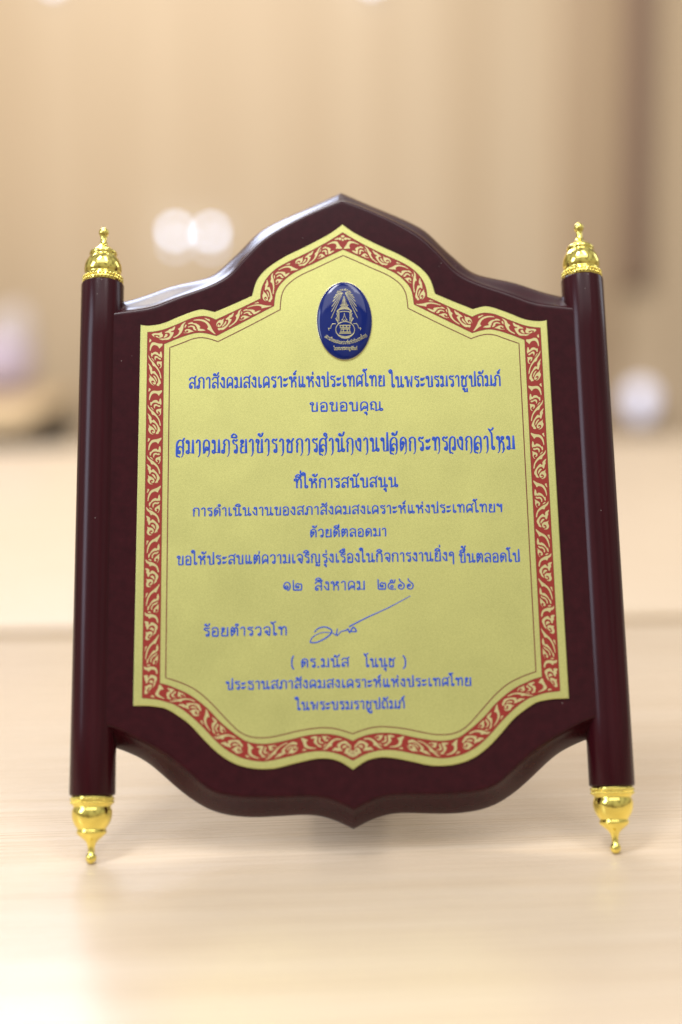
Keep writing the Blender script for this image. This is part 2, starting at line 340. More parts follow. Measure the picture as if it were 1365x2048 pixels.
# --- gold plate, red border, thin line
CNT = [44, 14, 34, 40, 90]
def contour(key):
    segs = []
    for i, sgm in enumerate(D[key]):
        P = [tuple(q) for q in sgm]
        if i == 0: P = straighten(P, 0); P[0] = (0.0, P[0][1])
        if i == 4: P = straighten(P, -1); P[-1] = (0.0, P[-1][1])
        C = catmull(P, 8) if len(P) > 2 else P
        segs.append(resample(C, CNT[i]))
    return segs
def loop_of(segs):
    left = []
    for i, sg in enumerate(segs): left += sg if i == 0 else sg[1:]
    return left + [(-x, y) for x, y in left[::-1]][1:-1]
def ring_prism(bm, A, Bc, w, mi=0):
    va = [bm.verts.new((x * mm, y * mm, w * mm)) for x, y in A]; vb = [bm.verts.new((x * mm, y * mm, w * mm)) for x, y in Bc]
    for i in range(len(A)):
        j = (i + 1) % len(A)
        f = bm.faces.new((va[i], va[j], vb[j], vb[i])); f.material_index = mi
P_ = loop_of(contour('plate'))
bm = bmesh.new()
def inset_loop(P, d):
    out = []
    nP = len(P)
    for i in range(nP):
        a, b, c = P[i - 1], P[i], P[(i + 1) % nP]
        tx, ty = c[0] - a[0], c[1] - a[1]; l = math.hypot(tx, ty) or 1
        out.append((b[0] - ty / l * d, b[1] + tx / l * d))
    return out
Pi = inset_loop(P_, .35)
r0 = [bm.verts.new((x * mm, y * mm, 7.1 * mm)) for x, y in P_]
r1 = [bm.verts.new((x * mm, y * mm, 7.75 * mm)) for x, y in P_]
r2 = [bm.verts.new((x * mm, y * mm, WP * mm)) for x, y in Pi]
for a, b in ((r0, r1), (r1, r2)):
    for i in range(len(a)):
        j = (i + 1) % len(a); bm.faces.new((a[i], a[j], b[j], b[i]))
f = bm.faces.new(r2); f.normal_update(); bmesh.ops.triangulate(bm, faces=[f])
bmesh.ops.recalc_face_normals(bm, faces=bm.faces[:])
gold_plate = link('inscription_plate', bm, M_plate, plaque, sharp=25)

RO, RI = contour('ro'), contour('ri')
bm = bmesh.new()
ring_prism(bm, loop_of(RO), loop_of(RI), WP + .03, 0)
# flame-scroll motifs: one repeat drawn as filled shapes, then laid along the band
X0, X1, Y0, Y1 = 342., 678., 680., 1785.
MOT = [
 [(655,672),(600,722),(540,758),(480,782),(430,832),(400,900),(385,980),(383,1058),(405,1062),(417,990),(442,912),(482,852),(540,826),(562,832),(578,852),(600,850),(612,808),(640,760),(662,705)],
 [(370,775),(425,775),(420,810),(400,842),(376,882),(368,838),(382,808)],
 [(632,880),(600,930),(600,980),(580,1000),(560,970),(510,990),(462,1040),(450,1075),(415,1080),(412,1165),(440,1177),(457,1110),(500,1060),(560,1045),(590,1058),(606,1040),(640,1060),(654,1000),(646,940)],
 [(560,1070),(520,1082),(485,1122),(485,1190),(516,1207),(516,1150),(542,1116),(580,1127),(617,1117),(636,1078),(602,1066),(582,1086)],
 [(658,1120),(604,1158),(546,1198),(532,1240),(546,1282),(578,1294),(594,1270),(572,1254),(578,1232),(604,1232),(620,1256),(612,1292),(583,1330),(610,1332),(640,1280),(648,1220),(642,1172)],
 [(430,1196),(458,1200),(497,1246),(486,1260),(440,1232),(413,1205)],
 [(362,1165),(390,1210),(430,1250),(480,1270),(530,1310),(582,1360),(622,1430),(642,1520),(642,1566),(613,1562),(603,1500),(580,1430),(530,1380),(492,1360),(475,1372),(448,1366),(438,1335),(430,1310),(380,1270),(358,1210)],
 [(362,1365),(430,1410),(452,1445),(445,1490),(462,1502),(480,1468),(512,1470),(590,1560),(632,1640),(632,1690),(602,1730),(600,1772),(523,1800),(570,1690),(572,1640),(550,1580),(505,1545),(455,1545),(450,1575),(420,1602),(400,1550),(395,1510),(372,1480),(385,1440),(358,1395)],
 [(460,1588),(502,1580),(542,1620),(560,1690),(540,1702),(500,1640),(468,1612)],
 [(373,1605),(420,1640),(472,1650),(518,1690),(532,1740),(516,1786),(480,1797),(450,1775),(462,1745),(486,1755),(495,1735),(470,1715),(440,1735),(430,1770),(452,1802),(502,1812),(470,1832),(420,1822),(385,1780),(373,1730),(395,1680),(388,1640)],
]
def chaikin(P, it=2):
    for _ in range(it):
        Q = []
        for i in range(len(P)):
            a, b = P[i], P[(i + 1) % len(P)]
            Q += [(a[0] * .75 + b[0] * .25, a[1] * .75 + b[1] * .25), (a[0] * .25 + b[0] * .75, a[1] * .25 + b[1] * .75)]
        P = Q
    return P
MOTN = [[((x - X0) / (X1 - X0), (y - Y0) / (Y1 - Y0)) for x, y in chaikin(P, 1)] for P in MOT]
def at(C, s):
    s = min(max(s, 0), 1) * (len(C) - 1); i = min(int(s), len(C) - 2); t = s - i
    return (C[i][0] + (C[i + 1][0] - C[i][0]) * t, C[i][1] + (C[i + 1][1] - C[i][1]) * t)
def fill_poly(bm, pts3, mi):
    vs = [bm.verts.new(q) for q in pts3]
    try: f = bm.faces.new(vs)
    except ValueError: return
    f.material_index = mi; f.normal_update()
    if f.normal.z < 0: f.normal_flip()
    bmesh.ops.triangulate(bm, faces=[f])
GROW = .012
def thin(P, d):
    ar = sum(P[i - 1][0] * P[i][1] - P[i][0] * P[i - 1][1] for i in range(len(P)))
    sg = 1 if ar > 0 else -1
    q2 = inset_loop([(p[0], p[1]) for p in P], d * sg)
    return [(q[0], q[1], p[2]) for q, p in zip(q2, P)]
for A, C in zip(RO, RI):
    total = max(1, round((plen(A) + plen(C)) / 2 / 24.0))
    for k in range(total):
        for P in MOTN:
            s_ = [(k + .015 + .955 * q[1]) / total for q in P]
            for side in (1, -1):
                pts = []
                for q, s in zip(P, s_):
                    a, c = at(A, s), at(C, s)
                    t = .02 + .96 * q[0]
                    pts.append((side * (a[0] + (c[0] - a[0]) * t) * mm, (a[1] + (c[1] - a[1]) * t) * mm, (WP + .06) * mm))
                fill_poly(bm, thin(pts, .085 * mm), 1)
# the small flower at the top and bottom points
def blob(bm, cx, cy, rx, ry, w, mi, n=14):
    fill_poly(bm, [((cx + rx * math.cos(2 * math.pi * i / n)) * mm, (cy + ry * math.sin(2 * math.pi * i / n)) * mm, w * mm) for i in range(n)], mi)
bmesh.ops.recalc_face_normals(bm, faces=[])
for (y_o, y_i, sgn) in ((RO[0][0][1], RI[0][0][1], -1), (RO[4][-1][1], RI[4][-1][1], 1)):
    for cx, dy, rx, ry in ((0, 1.9, .8, .55), (-1.3, 3.1, .75, .6), (1.3, 3.1, .75, .6), (0, 3.6, .45, .6)):
        blob(bm, cx, y_o + sgn * dy, rx, ry, WP + .06, 1)
for f in bm.faces:
    f.normal_update()
    if f.normal.z < 0: f.normal_flip()
link('border', bm, [M_red, M_motif], gold_plate, smooth=False)

def offset_line(P, half):
    return inset_loop(P, half), inset_loop(P, -half)
bm = bmesh.new()
for key, half, mat_i in (('th', .24, 0),):
    a, b = offset_line(loop_of(contour(key)), half)
    ring_prism(bm, a, b, WP + .03)
for C_ in (RO, RI):
    a, b = offset_line(loop_of(C_), .10)
    ring_prism(bm, a, b, WP + .075)
for f in bm.faces:
    f.normal_update()
    if f.normal.z < 0: f.normal_flip()
link('border_line', bm, M_line, gold_plate, smooth=False)

# ------------------------------------------------------------------ lettering: a looped Thai stroke alphabet
K = 'k'
def o(cx, cy, r, a0=90, a1=450): return ('o', cx, cy, r, a0, a1)
def stroke_points(st):
    """expand corners, smooth runs and head loops into one polyline"""
    out = []; run = []
    def flush():
        nonlocal run
        if run:
            c = catmull(run, 5) if len(run) > 2 else run
            out.extend(c if not out or out[-1] != c[0] else c[1:])
            run = []
    for q in st:
        if q[0] == 'o':
            flush()
            _, cx, cy, r_, a0, a1 = q
            nseg = 14
            pts = [(cx + r_ * math.cos(R(a0 + (a1 - a0) * i / nseg)), cy + r_ * math.sin(R(a0 + (a1 - a0) * i / nseg))) for i in range(nseg + 1)]
            out.extend(pts); run = [pts[-1]]
        else:
            run.append((q[0], q[1]))
            if len(q) == 3: flush(); run = [(q[0], q[1])]
    if len(run) > 1: flush()
    return out
HL = o(.15, .87, .11, 200, -160)      # head loop at upper left, leaves on the left... 
HLr = o(.14, .87, .11, 0, 360)        # head loop that leaves on its right side
G = {
 'ก': (.70, [[(.10, 0), (.10, .50), (.19, .64, K), (.05, .74, K), (.13, .92), (.35, 1.0), (.54, .92), (.60, .72), (.60, 0)]]),
 'ข': (.68, [[o(.16, .87, .12, 0, 360), (.27, .74), (.20, .60), (.19, .40), (.19, .02, K), (.58, .02, K), (.58, 1)]]),
 'ช': (.76, [[o(.20, .86, .11, 0, 360), (.28, .74), (.16, .62, K), (.13, .45), (.13, .02, K), (.54, .02, K), (.54, .66), (.46, .76, K), (.58, .86), (.72, 1.02)]]),
 'ค': (.70, [[o(.40, .36, .11, 180, 540), (.22, .2), (.11, 0, K), (.08, .5), (.13, .85), (.35, 1), (.56, .88), (.61, .65), (.61, 0)]]),
 'ต': (.72, [[o(.30, .58, .11, 0, 360), (.34, .36), (.12, 0, K), (.08, .5), (.09, .84), (.21, 1), (.35, .76, K), (.49, 1), (.60, .84), (.62, .65), (.62, 0)]]),
 'ด': (.70, [[o(.30, .58, .11, 0, 360), (.34, .36), (.12, 0, K), (.08, .5), (.13, .85), (.35, 1), (.56, .88), (.61, .65), (.61, 0)]]),
 'ศ': (.72, [[o(.40, .36, .11, 180, 540), (.22, .2), (.11, 0, K), (.08, .5), (.13, .85), (.33, 1), (.54, .88), (.60, .65), (.60, 0)], [(.54, .88), (.74, 1.12)]]),
 'ง': (.52, [[o(.29, .87, .11, 0, 360), (.42, .7), (.42, .04, K), (.24, .12), (.03, .50)]]),
 'จ': (.64, [[(.05, .76, K), (.15, .93), (.34, 1), (.52, .9), (.57, .65), (.56, .3), (.50, 0, K), (.36, .16), (.30, .30), o(.28, .42, .11, -80, 280)]]),
 'ญ': (1.0, [[(.10, 0), (.10, .50), (.18, .64, K), (.05, .74, K), (.12, .92), (.30, 1.0), (.46, .92), (.50, .72), (.50, .02, K), (.84, .02, K), (.84, 1)], [o(.58, -.24, .08, 0, 360), (.72, -.34), (.84, -.30), (.86, -.14)]]),
 'ณ': (1.04, [[o(.19, .12, .10, 0, 360 - 180), (.09, .3), (.09, .50), (.17, .64, K), (.04, .74, K), (.11, .92), (.28, 1.0), (.43, .92), (.48, .72), (.48, .0, K), (.64, .06), (.80, .18)], [o(.90, .12, .11)], [(.79, 1), (.79, .12)]]),
 'ถ': (.70, [[o(.20, .12, .11, 0, 180), (.09, .3), (.09, .50), (.18, .64, K), (.05, .74, K), (.13, .92), (.35, 1.0), (.54, .92), (.60, .72), (.60, 0)], [o(.20, .12, .11)]]),
 'ภ': (.78, [[o(.10, .12, .11, 180, 360), (.21, .3), (.21, .50), (.29, .64, K), (.15, .74, K), (.23, .92), (.43, 1.0), (.62, .92), (.68, .72), (.68, 0)], [o(.10, .12, .11)]]),
 'ท': (.74, [[HLr, (.26, .72), (.26, 0, K), (.27, .55), (.42, .95), (.56, .97), (.65, .78), (.65, 0)]]),
 'ธ': (.66, [[(.58, 1.0), (.40, .88), (.22, .99), (.10, .86), (.20, .70), (.50, .62), (.58, .42), (.58, .02, K), (.14, .02, K), (.14, .36)]]),
 'น': (.84, [[HLr, (.26, .72), (.26, .0, K), (.42, .06), (.60, .18)], [o(.70, .12, .11)], [(.59, 1), (.59, .12)]]),
 'บ': (.72, [[HLr, (.26, .72), (.26, .02, K), (.62, .02, K), (.62, 1)]]),
 'ป': (.72, [[HLr, (.26, .72), (.26, .02, K), (.62, .02, K), (.62, 1.38)]]),
 'พ': (.86, [[HLr, (.25, .78), (.29, 0, K), (.48, .72, K), (.67, 0, K), (.75, 1)]]),
 'ม': (.76, [[HLr, (.26, .72), (.26, .12, K)], [o(.15, .12, .11, 0, 360), (.30, .10, K), (.66, .02, K), (.66, 1)]]),
 'ย': (.70, [[o(.22, .86, .11, 0, 360), (.28, .74), (.14, .64), (.16, .55), (.32, .52, K), (.12, .40), (.12, .02, K), (.60, .02, K), (.60, 1)]]),
 'ร': (.54, [[(.50, 1.0), (.36, .89), (.20, .99), (.08, .86), (.18, .70), (.40, .62), (.46, .45), (.46, .14), o(.35, .12, .11, 0, 360)]]),
 'ล': (.70, [[(.06, .78, K), (.17, .95), (.36, 1), (.55, .92), (.61, .72), (.61, 0)], [o(.20, .13, .11, 0, 180), (.09, .28), (.16, .46), (.34, .54), (.60, .40)], [o(.20, .13, .11)]]),
 'ส': (.70, [[(.06, .78, K), (.17, .95), (.36, 1), (.55, .92), (.61, .72), (.61, 0)], [o(.20, .13, .11, 0, 180), (.09, .28), (.16, .46), (.34, .54), (.60, .40)], [o(.20, .13, .11)], [(.54, .90), (.72, 1.14)]]),
 'ว': (.58, [[(.05, .78, K), (.15, .95), (.31, 1), (.46, .91), (.50, .7), (.50, .14), o(.39, .12, .11, 0, 360)]]),
 'ห': (.78, [[HLr, (.26, .72), (.26, 0)], [(.26, .40, K), (.44, .66), (.66, .88, K)], [o(.58, .87, .10)], [(.46, .66), (.62, .5), (.66, .35), (.66, 0)]]),
 'อ': (.66, [[o(.22, .52, .11, 0, 180), (.11, .35), (.11, .02, K), (.57, .02, K), (.57, .66), (.50, .92), (.32, 1), (.14, .93), (.06, .78)], [o(.22, .52, .11)]]),
 'ฯ': (.62, [[o(.14, .88, .10, 0, 360), (.26, .68), (.36, .72), (.48, 1.0, K), (.48, 0)]]),
 'ๆ': (.58, [[o(.18, .66, .10, 200, -160), (.08, .80), (.14, .95), (.28, 1), (.42, .92), (.46, .7), (.46, -.38)]]),
 'ะ': (.46, [[o(.13, .70, .09, 0, 360), (.24, .64), (.40, .84)], [o(.13, .18, .09, 0, 360), (.24, .12), (.40, .32)]]),
 'า': (.46, [[(.04, .82, K), (.13, .96), (.25, 1), (.35, .91), (.37, .7), (.37, 0)]]),
 'เ': (.38, [[(.12, 1), (.12, .14), o(.23, .13, .11, 180, 540)]]),
 'แ': (.72, [[(.12, 1), (.12, .14), o(.23, .13, .11, 180, 540)], [(.46, 1), (.46, .14), o(.57, .13, .11, 180, 540)]]),
 'โ': (.40, [[(.30, 1.62), (.12, 1.46), (-.12, 1.54, K), (.02, 1.34), (.14, 1.12), (.14, .14), o(.25, .13, .11, 180, 540)]]),
 'ไ': (.40, [[(.26, 1.62, K), (.14, 1.46), (.0, 1.58), (-.10, 1.46), (.04, 1.34), (.14, 1.12), (.14, .14), o(.25, .13, .11, 180, 540)]]),
 'ใ': (.40, [[o(.04, 1.38, .10, 0, 250), (-.14, 1.48), (.0, 1.62), (.14, 1.5), (.16, 1.12), (.16, .14), o(.27, .13, .11, 180, 540)]]),
 '(': (.34, [[(.28, 1.3), (.12, .95), (.08, .5), (.12, .05), (.28, -.25)]]),
 ')': (.34, [[(.06, 1.3), (.22, .95), (.26, .5), (.22, .05), (.06, -.25)]]),
 '.': (.24, [[o(.10, .03, .03)]]),
 '๑': (.86, [[o(.40, .42, .13, 0, 360), (.52, .3), (.42, .16), (.22, .22), (.12, .45), (.20, .78), (.42, .95), (.66, .84), (.76, .5), (.68, .18), (.50, 0)]]),
 '๒': (1.0, [[(.08, 1.15, K), (.09, .5), (.10, .06, K), (.88, .06, K), (.90, .5), (.82, .75), (.66, .70, K), (.50, .80), (.34, .66), (.32, .40), (.46, .30), o(.52, .40, .10, -60, 300)]]),
 '๕': (.96, [[(.88, .03), (.48, .03), (.16, .12), (.07, .42), (.18, .70), (.46, .76), (.68, .74), (.78, .88), (.82, 1.10)], [o(.44, .94, .13)], [o(.48, .33, .13)]]),
 '๖': (.86, [[(.22, 1.2), (.30, .95), (.50, .78), (.70, .60), (.74, .30), (.58, .05), (.30, .04), (.12, .22), (.14, .46), (.30, .58), o(.33, .45, .11, 90, -270)]]),
}
ABOVE = {
 'ั': [[o(-.34, 1.26, .08, 0, 360), (-.18, 1.16), (-.04, 1.24), (.06, 1.46)]],
 'ิ': [[(-.50, 1.16, K), (-.46, 1.30), (-.26, 1.42), (-.06, 1.30), (-.02, 1.16, K), (-.50, 1.16)]],
 'ี': [[(-.50, 1.16, K), (-.46, 1.30), (-.26, 1.42), (-.06, 1.30), (-.02, 1.16, K), (-.50, 1.16)], [(-.02, 1.16), (-.02, 1.56)]],
 'ึ': [[(-.50, 1.16, K), (-.46, 1.30), (-.26, 1.42), (-.06, 1.30), (-.02, 1.16, K), (-.50, 1.16)], [o(-.05, 1.45, .08)]],
 'ื': [[(-.50, 1.16, K), (-.46, 1.30), (-.26, 1.42), (-.06, 1.30), (-.02, 1.16, K), (-.50, 1.16)], [(-.02, 1.16), (-.02, 1.56)], [(-.18, 1.34), (-.18, 1.56)]],
}
TONE = {
 '่': [[(-.04, .02), (-.04, .26)]],
 '้': [[o(-.26, .20, .07, 0, 300), (-.16, .06), (-.02, .12), (.08, .32)]],
 '์': [[o(-.14, .10, .08, 40, 400), (-.10, .24), (.04, .38)]],
}
BELOW = {
 'ุ': [[o(-.15, -.24, .07, 0, 360), (-.06, -.26, K), (-.06, -.50)]],
 'ู': [[o(-.38, -.24, .07, 0, 360), (-.28, -.26, K), (-.28, -.48, K), (-.04, -.48, K), (-.04, -.18)]],
}
def layout(text, gap=.13, swash=False):
    """list of strokes (polylines, em units) and the width of the line"""
    strokes = []; x = 0.0; last = 0.0; high = False
    for ch in text:
        if ch == ' ': x += .62; continue
        if ch in ABOVE:
            dx = last - (.12 if tall else 0)
            for st in ABOVE[ch]: strokes.append(([(a + dx, b) for a, b in stroke_points(st)], False))
            high = True
        elif ch in TONE:
            dx = last - (.12 if tall else 0)
            dy = 1.56 if high else 1.14
            for st in TONE[ch]: strokes.append(([(a + dx, b + dy) for a, b in stroke_points(st)], False))
        elif ch in BELOW:
            for st in BELOW[ch]: strokes.append(([(a + last, b) for a, b in stroke_points(st)], False))
        else:
            if ch == 'ำ':
                strokes.append(([(a + last + .04, b) for a, b in stroke_points([o(-.10, 1.28, .11)])], False)); ch = 'า'
            w, sts = G[ch]
            if swash and ch == 'ง':
                w, sts = .56, [[o(.34, .87, .11, 0, 360), (.47, .62), (.42, .02, K), (.22, .16), (.06, .44), (.02, .80)]]
            if swash and ch == 'ว':
                w, sts = .56, [[(.10, .90), (.31, 1), (.46, .91), (.50, .7), (.50, .14), o(.39, .12, .11, 0, 360)]]
            if swash and ch in 'น':
                sts = [st + [(st[-1][0] + .02, 1.04), (st[-1][0] + .07, 1.12)] if st[-1][0] != 'o' and abs(st[-1][1] - 1) < 1e-6 and st[-1][0] > .4 else st for st in sts]
            for st in sts:
                P = stroke_points(st)
                foot = abs(P[-1][1]) < .01 and abs(P[-2][0] - P[-1][0]) < .06
                strokes.append(([(a + x, b) for a, b in P], foot))
            if swash and ch in 'สลว':
                strokes.append(([(a + x, b) for a, b in stroke_points([(.20, .97), (.04, .80), (-.01, .40), (-.01, -.10), (.04, -.20, K), (.14, -.18), (.28, -.25)])], False))
            last = x + w - .09; tall = ch == 'ป'; x += w + gap; high = False
    return strokes, x - gap
tall = False
def ribbon(bm, P, half, w0, crown, mi=0, zf=None):
    """flat-footed rounded bead along a polyline; P in mm, half: width function(i, frac, dir)"""
    Q = [P[0]]
    for q in P[1:]:
        if math.hypot(q[0] - Q[-1][0], q[1] - Q[-1][1]) > .012: Q.append(q)
    if len(Q) < 2: return
    nQ = len(Q); rows = []
    for i in range(nQ):
        a, c = Q[max(0, i - 1)], Q[min(nQ - 1, i + 1)]
        tx, ty = c[0] - a[0], c[1] - a[1]; l = math.hypot(tx, ty) or 1; tx /= l; ty /= l
        h = half(i / (nQ - 1), (tx, ty))
        # widen on sharp corners
        if 0 < i < nQ - 1:
            b = Q[i]; d1 = ((b[0] - a[0]), (b[1] - a[1])); d2 = ((c[0] - b[0]), (c[1] - b[1]))
            l1 = math.hypot(*d1) or 1; l2 = math.hypot(*d2) or 1
            cs = (d1[0] * d2[0] + d1[1] * d2[1]) / l1 / l2
            h *= min(1.5, 1 / math.sqrt(max(.2, (1 + cs) / 2)))
        zb = w0 + (zf(*Q[i]) if zf else 0)
        row = []
        for o_, cz in ((-1, 0), (-.6, .85), (0, 1), (.6, .85), (1, 0)):
            row.append(bm.verts.new(((Q[i][0] - ty * h * o_) * mm, (Q[i][1] + tx * h * o_) * mm, (zb + crown * cz) * mm)))
        rows.append(row)
    for a, b in zip(rows[:-1], rows[1:]):
        for j in range(4):
            f = bm.faces.new((a[j], b[j], b[j + 1], a[j + 1])); f.material_index = mi
    for row, sg in ((rows[0], -1), (rows[-1], 1)):     # rounded ends
        ctr = row[2].co; e1, e2 = row[0].co.copy(), row[4].co.copy()
        d = (e2 - e1); perp = Vector((-d.y, d.x, 0)).normalized() * (-sg)
        a, c = (Q[0], Q[1]) if sg < 0 else (Q[-2], Q[-1])
        tdir = Vector((c[0] - a[0], c[1] - a[1], 0)).normalized() * sg
        tip = bm.verts.new(Vector((ctr.x, ctr.y, min(e1.z, e2.z))) + tdir * d.length * .42)
        for j in range(4):
            f = bm.faces.new((row[j], row[j + 1], tip)); f.material_index = mi
cnt = [0]
def write(name, key, text, weight, style=None, gap=.13, parent=None):
    global tall
    x0, x1, yb, h = D[key] if isinstance(key, str) else key
    tall = False
    sts, wd = layout(text, gap, style == 'swash')
    lo = min(q[0] for P, _ in sts for q in P); hi = max(q[0] for P, _ in sts for q in P)
    sx_ = (x1 - x0 - 2 * weight * .8) / (hi - lo); x0 += weight * .8 - lo * sx_; sy_ = h
    bm = bmesh.new()
    for P, foot in sts:
        if style == 'swash' and foot:
            bx, by = P[-1]; P = P[:-1] + [(bx, .06), (bx - .015, -.05), (bx - .07, -.17), (bx - .17, -.25)]
        Q = [(x0 + a * sx_, yb + b * sy_) for a, b in P]
        cnt[0] += 1
        dz = .004 * (cnt[0] % 7)
        if style == 'swash':
            def hf(t, d, foot=foot):
                k = .62 + .42 * abs(d[0] * .35 + d[1] * .93)
                if foot and t > .80: k *= max(.42, 1 - (t - .84) * 3.6)
                return weight * k
        else:
            def hf(t, d): return weight * (.86 + .16 * abs(d[1]))
        ribbon(bm, Q, hf, WP + .01 + dz, .10)
    for f in bm.faces:
        f.normal_update()
        if f.normal.z < 0: f.normal_flip()
    return link(name, bm, M_blue, parent or gold_plate)
for keys, w_, st in (
    ((('L1a', 'สภาสังคมสงเคราะห์แห่งประเทศไทย'), ('L1b', 'ในพระบรมราชูปถัมภ์')), .38, None),
    ((('L2', 'ขอขอบคุณ'),), .36, None),
    ((('L3', 'สมาคมภริยาข้าราชการสำนักงานปลัดกระทรวงกลาโหม'),), .44, 'swash'),
    ((('L4', 'ที่ให้การสนับสนุน'),), .38, None),
    ((('L5', 'การดำเนินงานของสภาสังคมสงเคราะห์แห่งประเทศไทยฯ'),), .32, None),
    ((('L6', 'ด้วยดีตลอดมา'),), .32, None),
    ((('L7a', 'ขอให้ประสบแต่ความเจริญรุ่งเรืองในกิจการงานยิ่งๆ'), ('L7b', 'ขึ้นตลอดไป')), .33, None),
    ((('L8a', '๑๒'), ('L8b', 'สิงหาคม'), ('L8c', '๒๕๖๖')), .30, None),
    ((('L9', 'ร้อยตำรวจโท'),), .33, None),
    ((('L10p', '('), ('L10a', 'ดร.มนัส'), ('L10b', 'โนนุช'), ('L10q', ')')), .32, None),
    ((('L11', 'ประธานสภาสังคมสงเคราะห์แห่งประเทศไทย'),), .32, None),
    ((('L12', 'ในพระบรมราชูปถัมภ์'),), .32, None)):
    objs = [write('inscription', k_, t_, w_, st, .20 if st else .13) for k_, t_ in keys]
    if len(objs) > 1:                                   # one line of text = one mesh
        bm = bmesh.new()
        for q in objs: bm.from_mesh(q.data)
        for q in objs[1:]: bpy.data.objects.remove(q)
        bm.to_mesh(objs[0].data); bm.free()
bm = bmesh.new()
for i, P in enumerate(D['sig']):
    ribbon(bm, catmull([tuple(q) for q in P], 8), (lambda t, d: .26 + .07 * math.sin(t * 9)) if i == 0 else (lambda t, d: .34 - .16 * t), WP + .01 + .01 * i, .08)
for f in bm.faces:
    f.normal_update()
    if f.normal.z < 0: f.normal_flip()
link('signature', bm, M_blue, gold_plate)

# ------------------------------------------------------------------ blue oval badge
bc = D['badge']; BU, BV = 0.0, (bc[3][1] + bc[4][1]) / 2; RX, RY = (bc[2][0] - bc[1][0]) / 2, (bc[3][1] - bc[4][1]) / 2
ZB, HD = WP + .45, 2.2
def dome(u, v):
    rho = min(1, math.hypot((u - BU) / (RX - .25), (v - BV) / (RY - .25)))
    return ZB + HD * math.sqrt(max(0, 1 - rho ** 3.2)) * .8 + HD * .2 * (1 - rho * rho)
def oval(k, z, n=72): return [((BU + RX * k * math.cos(2 * math.pi * i / n)) * mm, (BV + RY * k * math.sin(2 * math.pi * i / n)) * mm, z * mm) for i in range(n)]
def loft(bm, loops, cap=True):
    vs = [[bm.verts.new(q) for q in lp] for lp in loops]
    n = len(vs[0])
    for a, b in zip(vs[:-1], vs[1:]):
        for i in range(n): bm.faces.new((a[i], a[(i + 1) % n], b[(i + 1) % n], b[i]))
    if cap: bm.faces.new(vs[-1])
    return vs
bm = bmesh.new()
loft(bm, [oval(1.0, WP - .1), oval(1.0, WP + .35), oval(.996, WP + .46), oval(.985, WP + .50), oval(.975, WP + .47), oval(.975, WP + .2)], True)
rim = link('badge', bm, M_rim, gold_plate, sharp=60)
bm = bmesh.new(); loops = []
for k in (.982, .972, .955, .93, .91, .88, .84, .78, .70, .6, .48, .34, .2, .08, .01):
    lp = []
    for i in range(72):
        u = BU + RX * k * math.cos(2 * math.pi * i / 72); v_ = BV + RY * k * math.sin(2 * math.pi * i / 72)
        lp.append((u * mm, v_ * mm, dome(u, v_) * mm))
    loops.append(lp)
loft(bm, loops)
enamel = link('enamel_dome', bm, M_enamel, rim, sharp=80)
# emblem
E0, E1, ES = 665., 903., 2 * RX / 1090.
def e2(x, y): return (BU + (x - E0) * ES, BV - (y - E1) * ES)
bm = bmesh.new()
def eline(P, hw0, hw1=None, mi=0, smooth=True):
    Q = [e2(*q) for q in P]; Q = catmull(Q, 6) if smooth and len(Q) > 2 else resample(Q, max(8, 6 * len(Q)))
    h1 = hw0 if hw1 is None else hw1
    ribbon(bm, Q, lambda t, d: (hw0 + (h1 - hw0) * t) * ES, .01, .03, mi, zf=lambda u, v: dome(u, v))
for x, y in ((540, 320), (525, 350), (495, 405), (465, 460), (445, 535), (425, 640), (415, 745), (410, 880)):
    for s in (1, -1):
        xx = E0 + s * (x - E0); dx, dy = xx - E0, y - 300; l = math.hypot(dx, dy)
        eline([(E0 + dx / l * 60, 300 + dy / l * 60), (xx, y)], 3, 7)
for x, y in ((590, 285), (635, 272), (695, 272), (740, 285)): eline([(E0 + (x - E0) * .4, 300), (x, y)], 6, 7)
for y, w in ((470, 16), (497, 24), (522, 32), (547, 38), (572, 46), (596, 54)): eline([(E0 - w, y), (E0 + w, y)], 6)
eline([(E0, 430), (E0, 610)], 6)
for y, w in ((620, 76), (645, 60), (668, 78), (690, 96)): eline([(E0 - w, y), (E0, y - 4), (E0 + w, y)], 8)
eline([(525, 745), (560, 712), (620, 696), (665, 690), (710, 696), (770, 712), (805, 745)], 12)
eline([(530, 765), (665, 745), (800, 765)], 7)
for s in (1, -1):
    m_ = lambda P: [(E0 + s * (x - E0), y) for x, y in P]
    eline(m_([(540, 750), (545, 850), (535, 980)]), 9, 7)
    eline(m_([(562, 770), (562, 950)]), 4)
    eline(m_([(515, 790), (528, 840), (512, 890), (528, 940)]), 6)
    eline(m_([(490, 885), (515, 930), (545, 975)]), 6)
    eline(m_([(490, 1000), (435, 1000), (405, 1040), (395, 1090)]), 6)
    eline(m_([(385, 1090), (350, 1085), (362, 1125)]), 6)
    eline(m_([(665, 780), (650, 860), (620, 920)]), 4)
    eline(m_([(610, 930), (625, 910), (640, 940), (660, 915)]), 5)
eline([(675 + 182 * math.cos(a), 1122 - 165 * math.sin(a)) for a in [2 * math.pi * i / 24 for i in range(25)]], 7)
eline([(500, 1180), (560, 1235), (675, 1262), (790, 1235), (850, 1180)], 7)
eline([(595, 1275), (675, 1290), (755, 1275)], 14)
def equad(x0, x1, y0, y1, n=8):
    for i in range(n):
        a, b = x0 + (x1 - x0) * i / n, x0 + (x1 - x0) * (i + 1) / n
        vs = []
        for q in ((a, y1), (b, y1), (b, y0), (a, y0)):
            u, v_ = e2(*q); vs.append(bm.verts.new((u * mm, v_ * mm, (dome(u, v_) + .03) * mm)))
        bm.faces.new(vs)
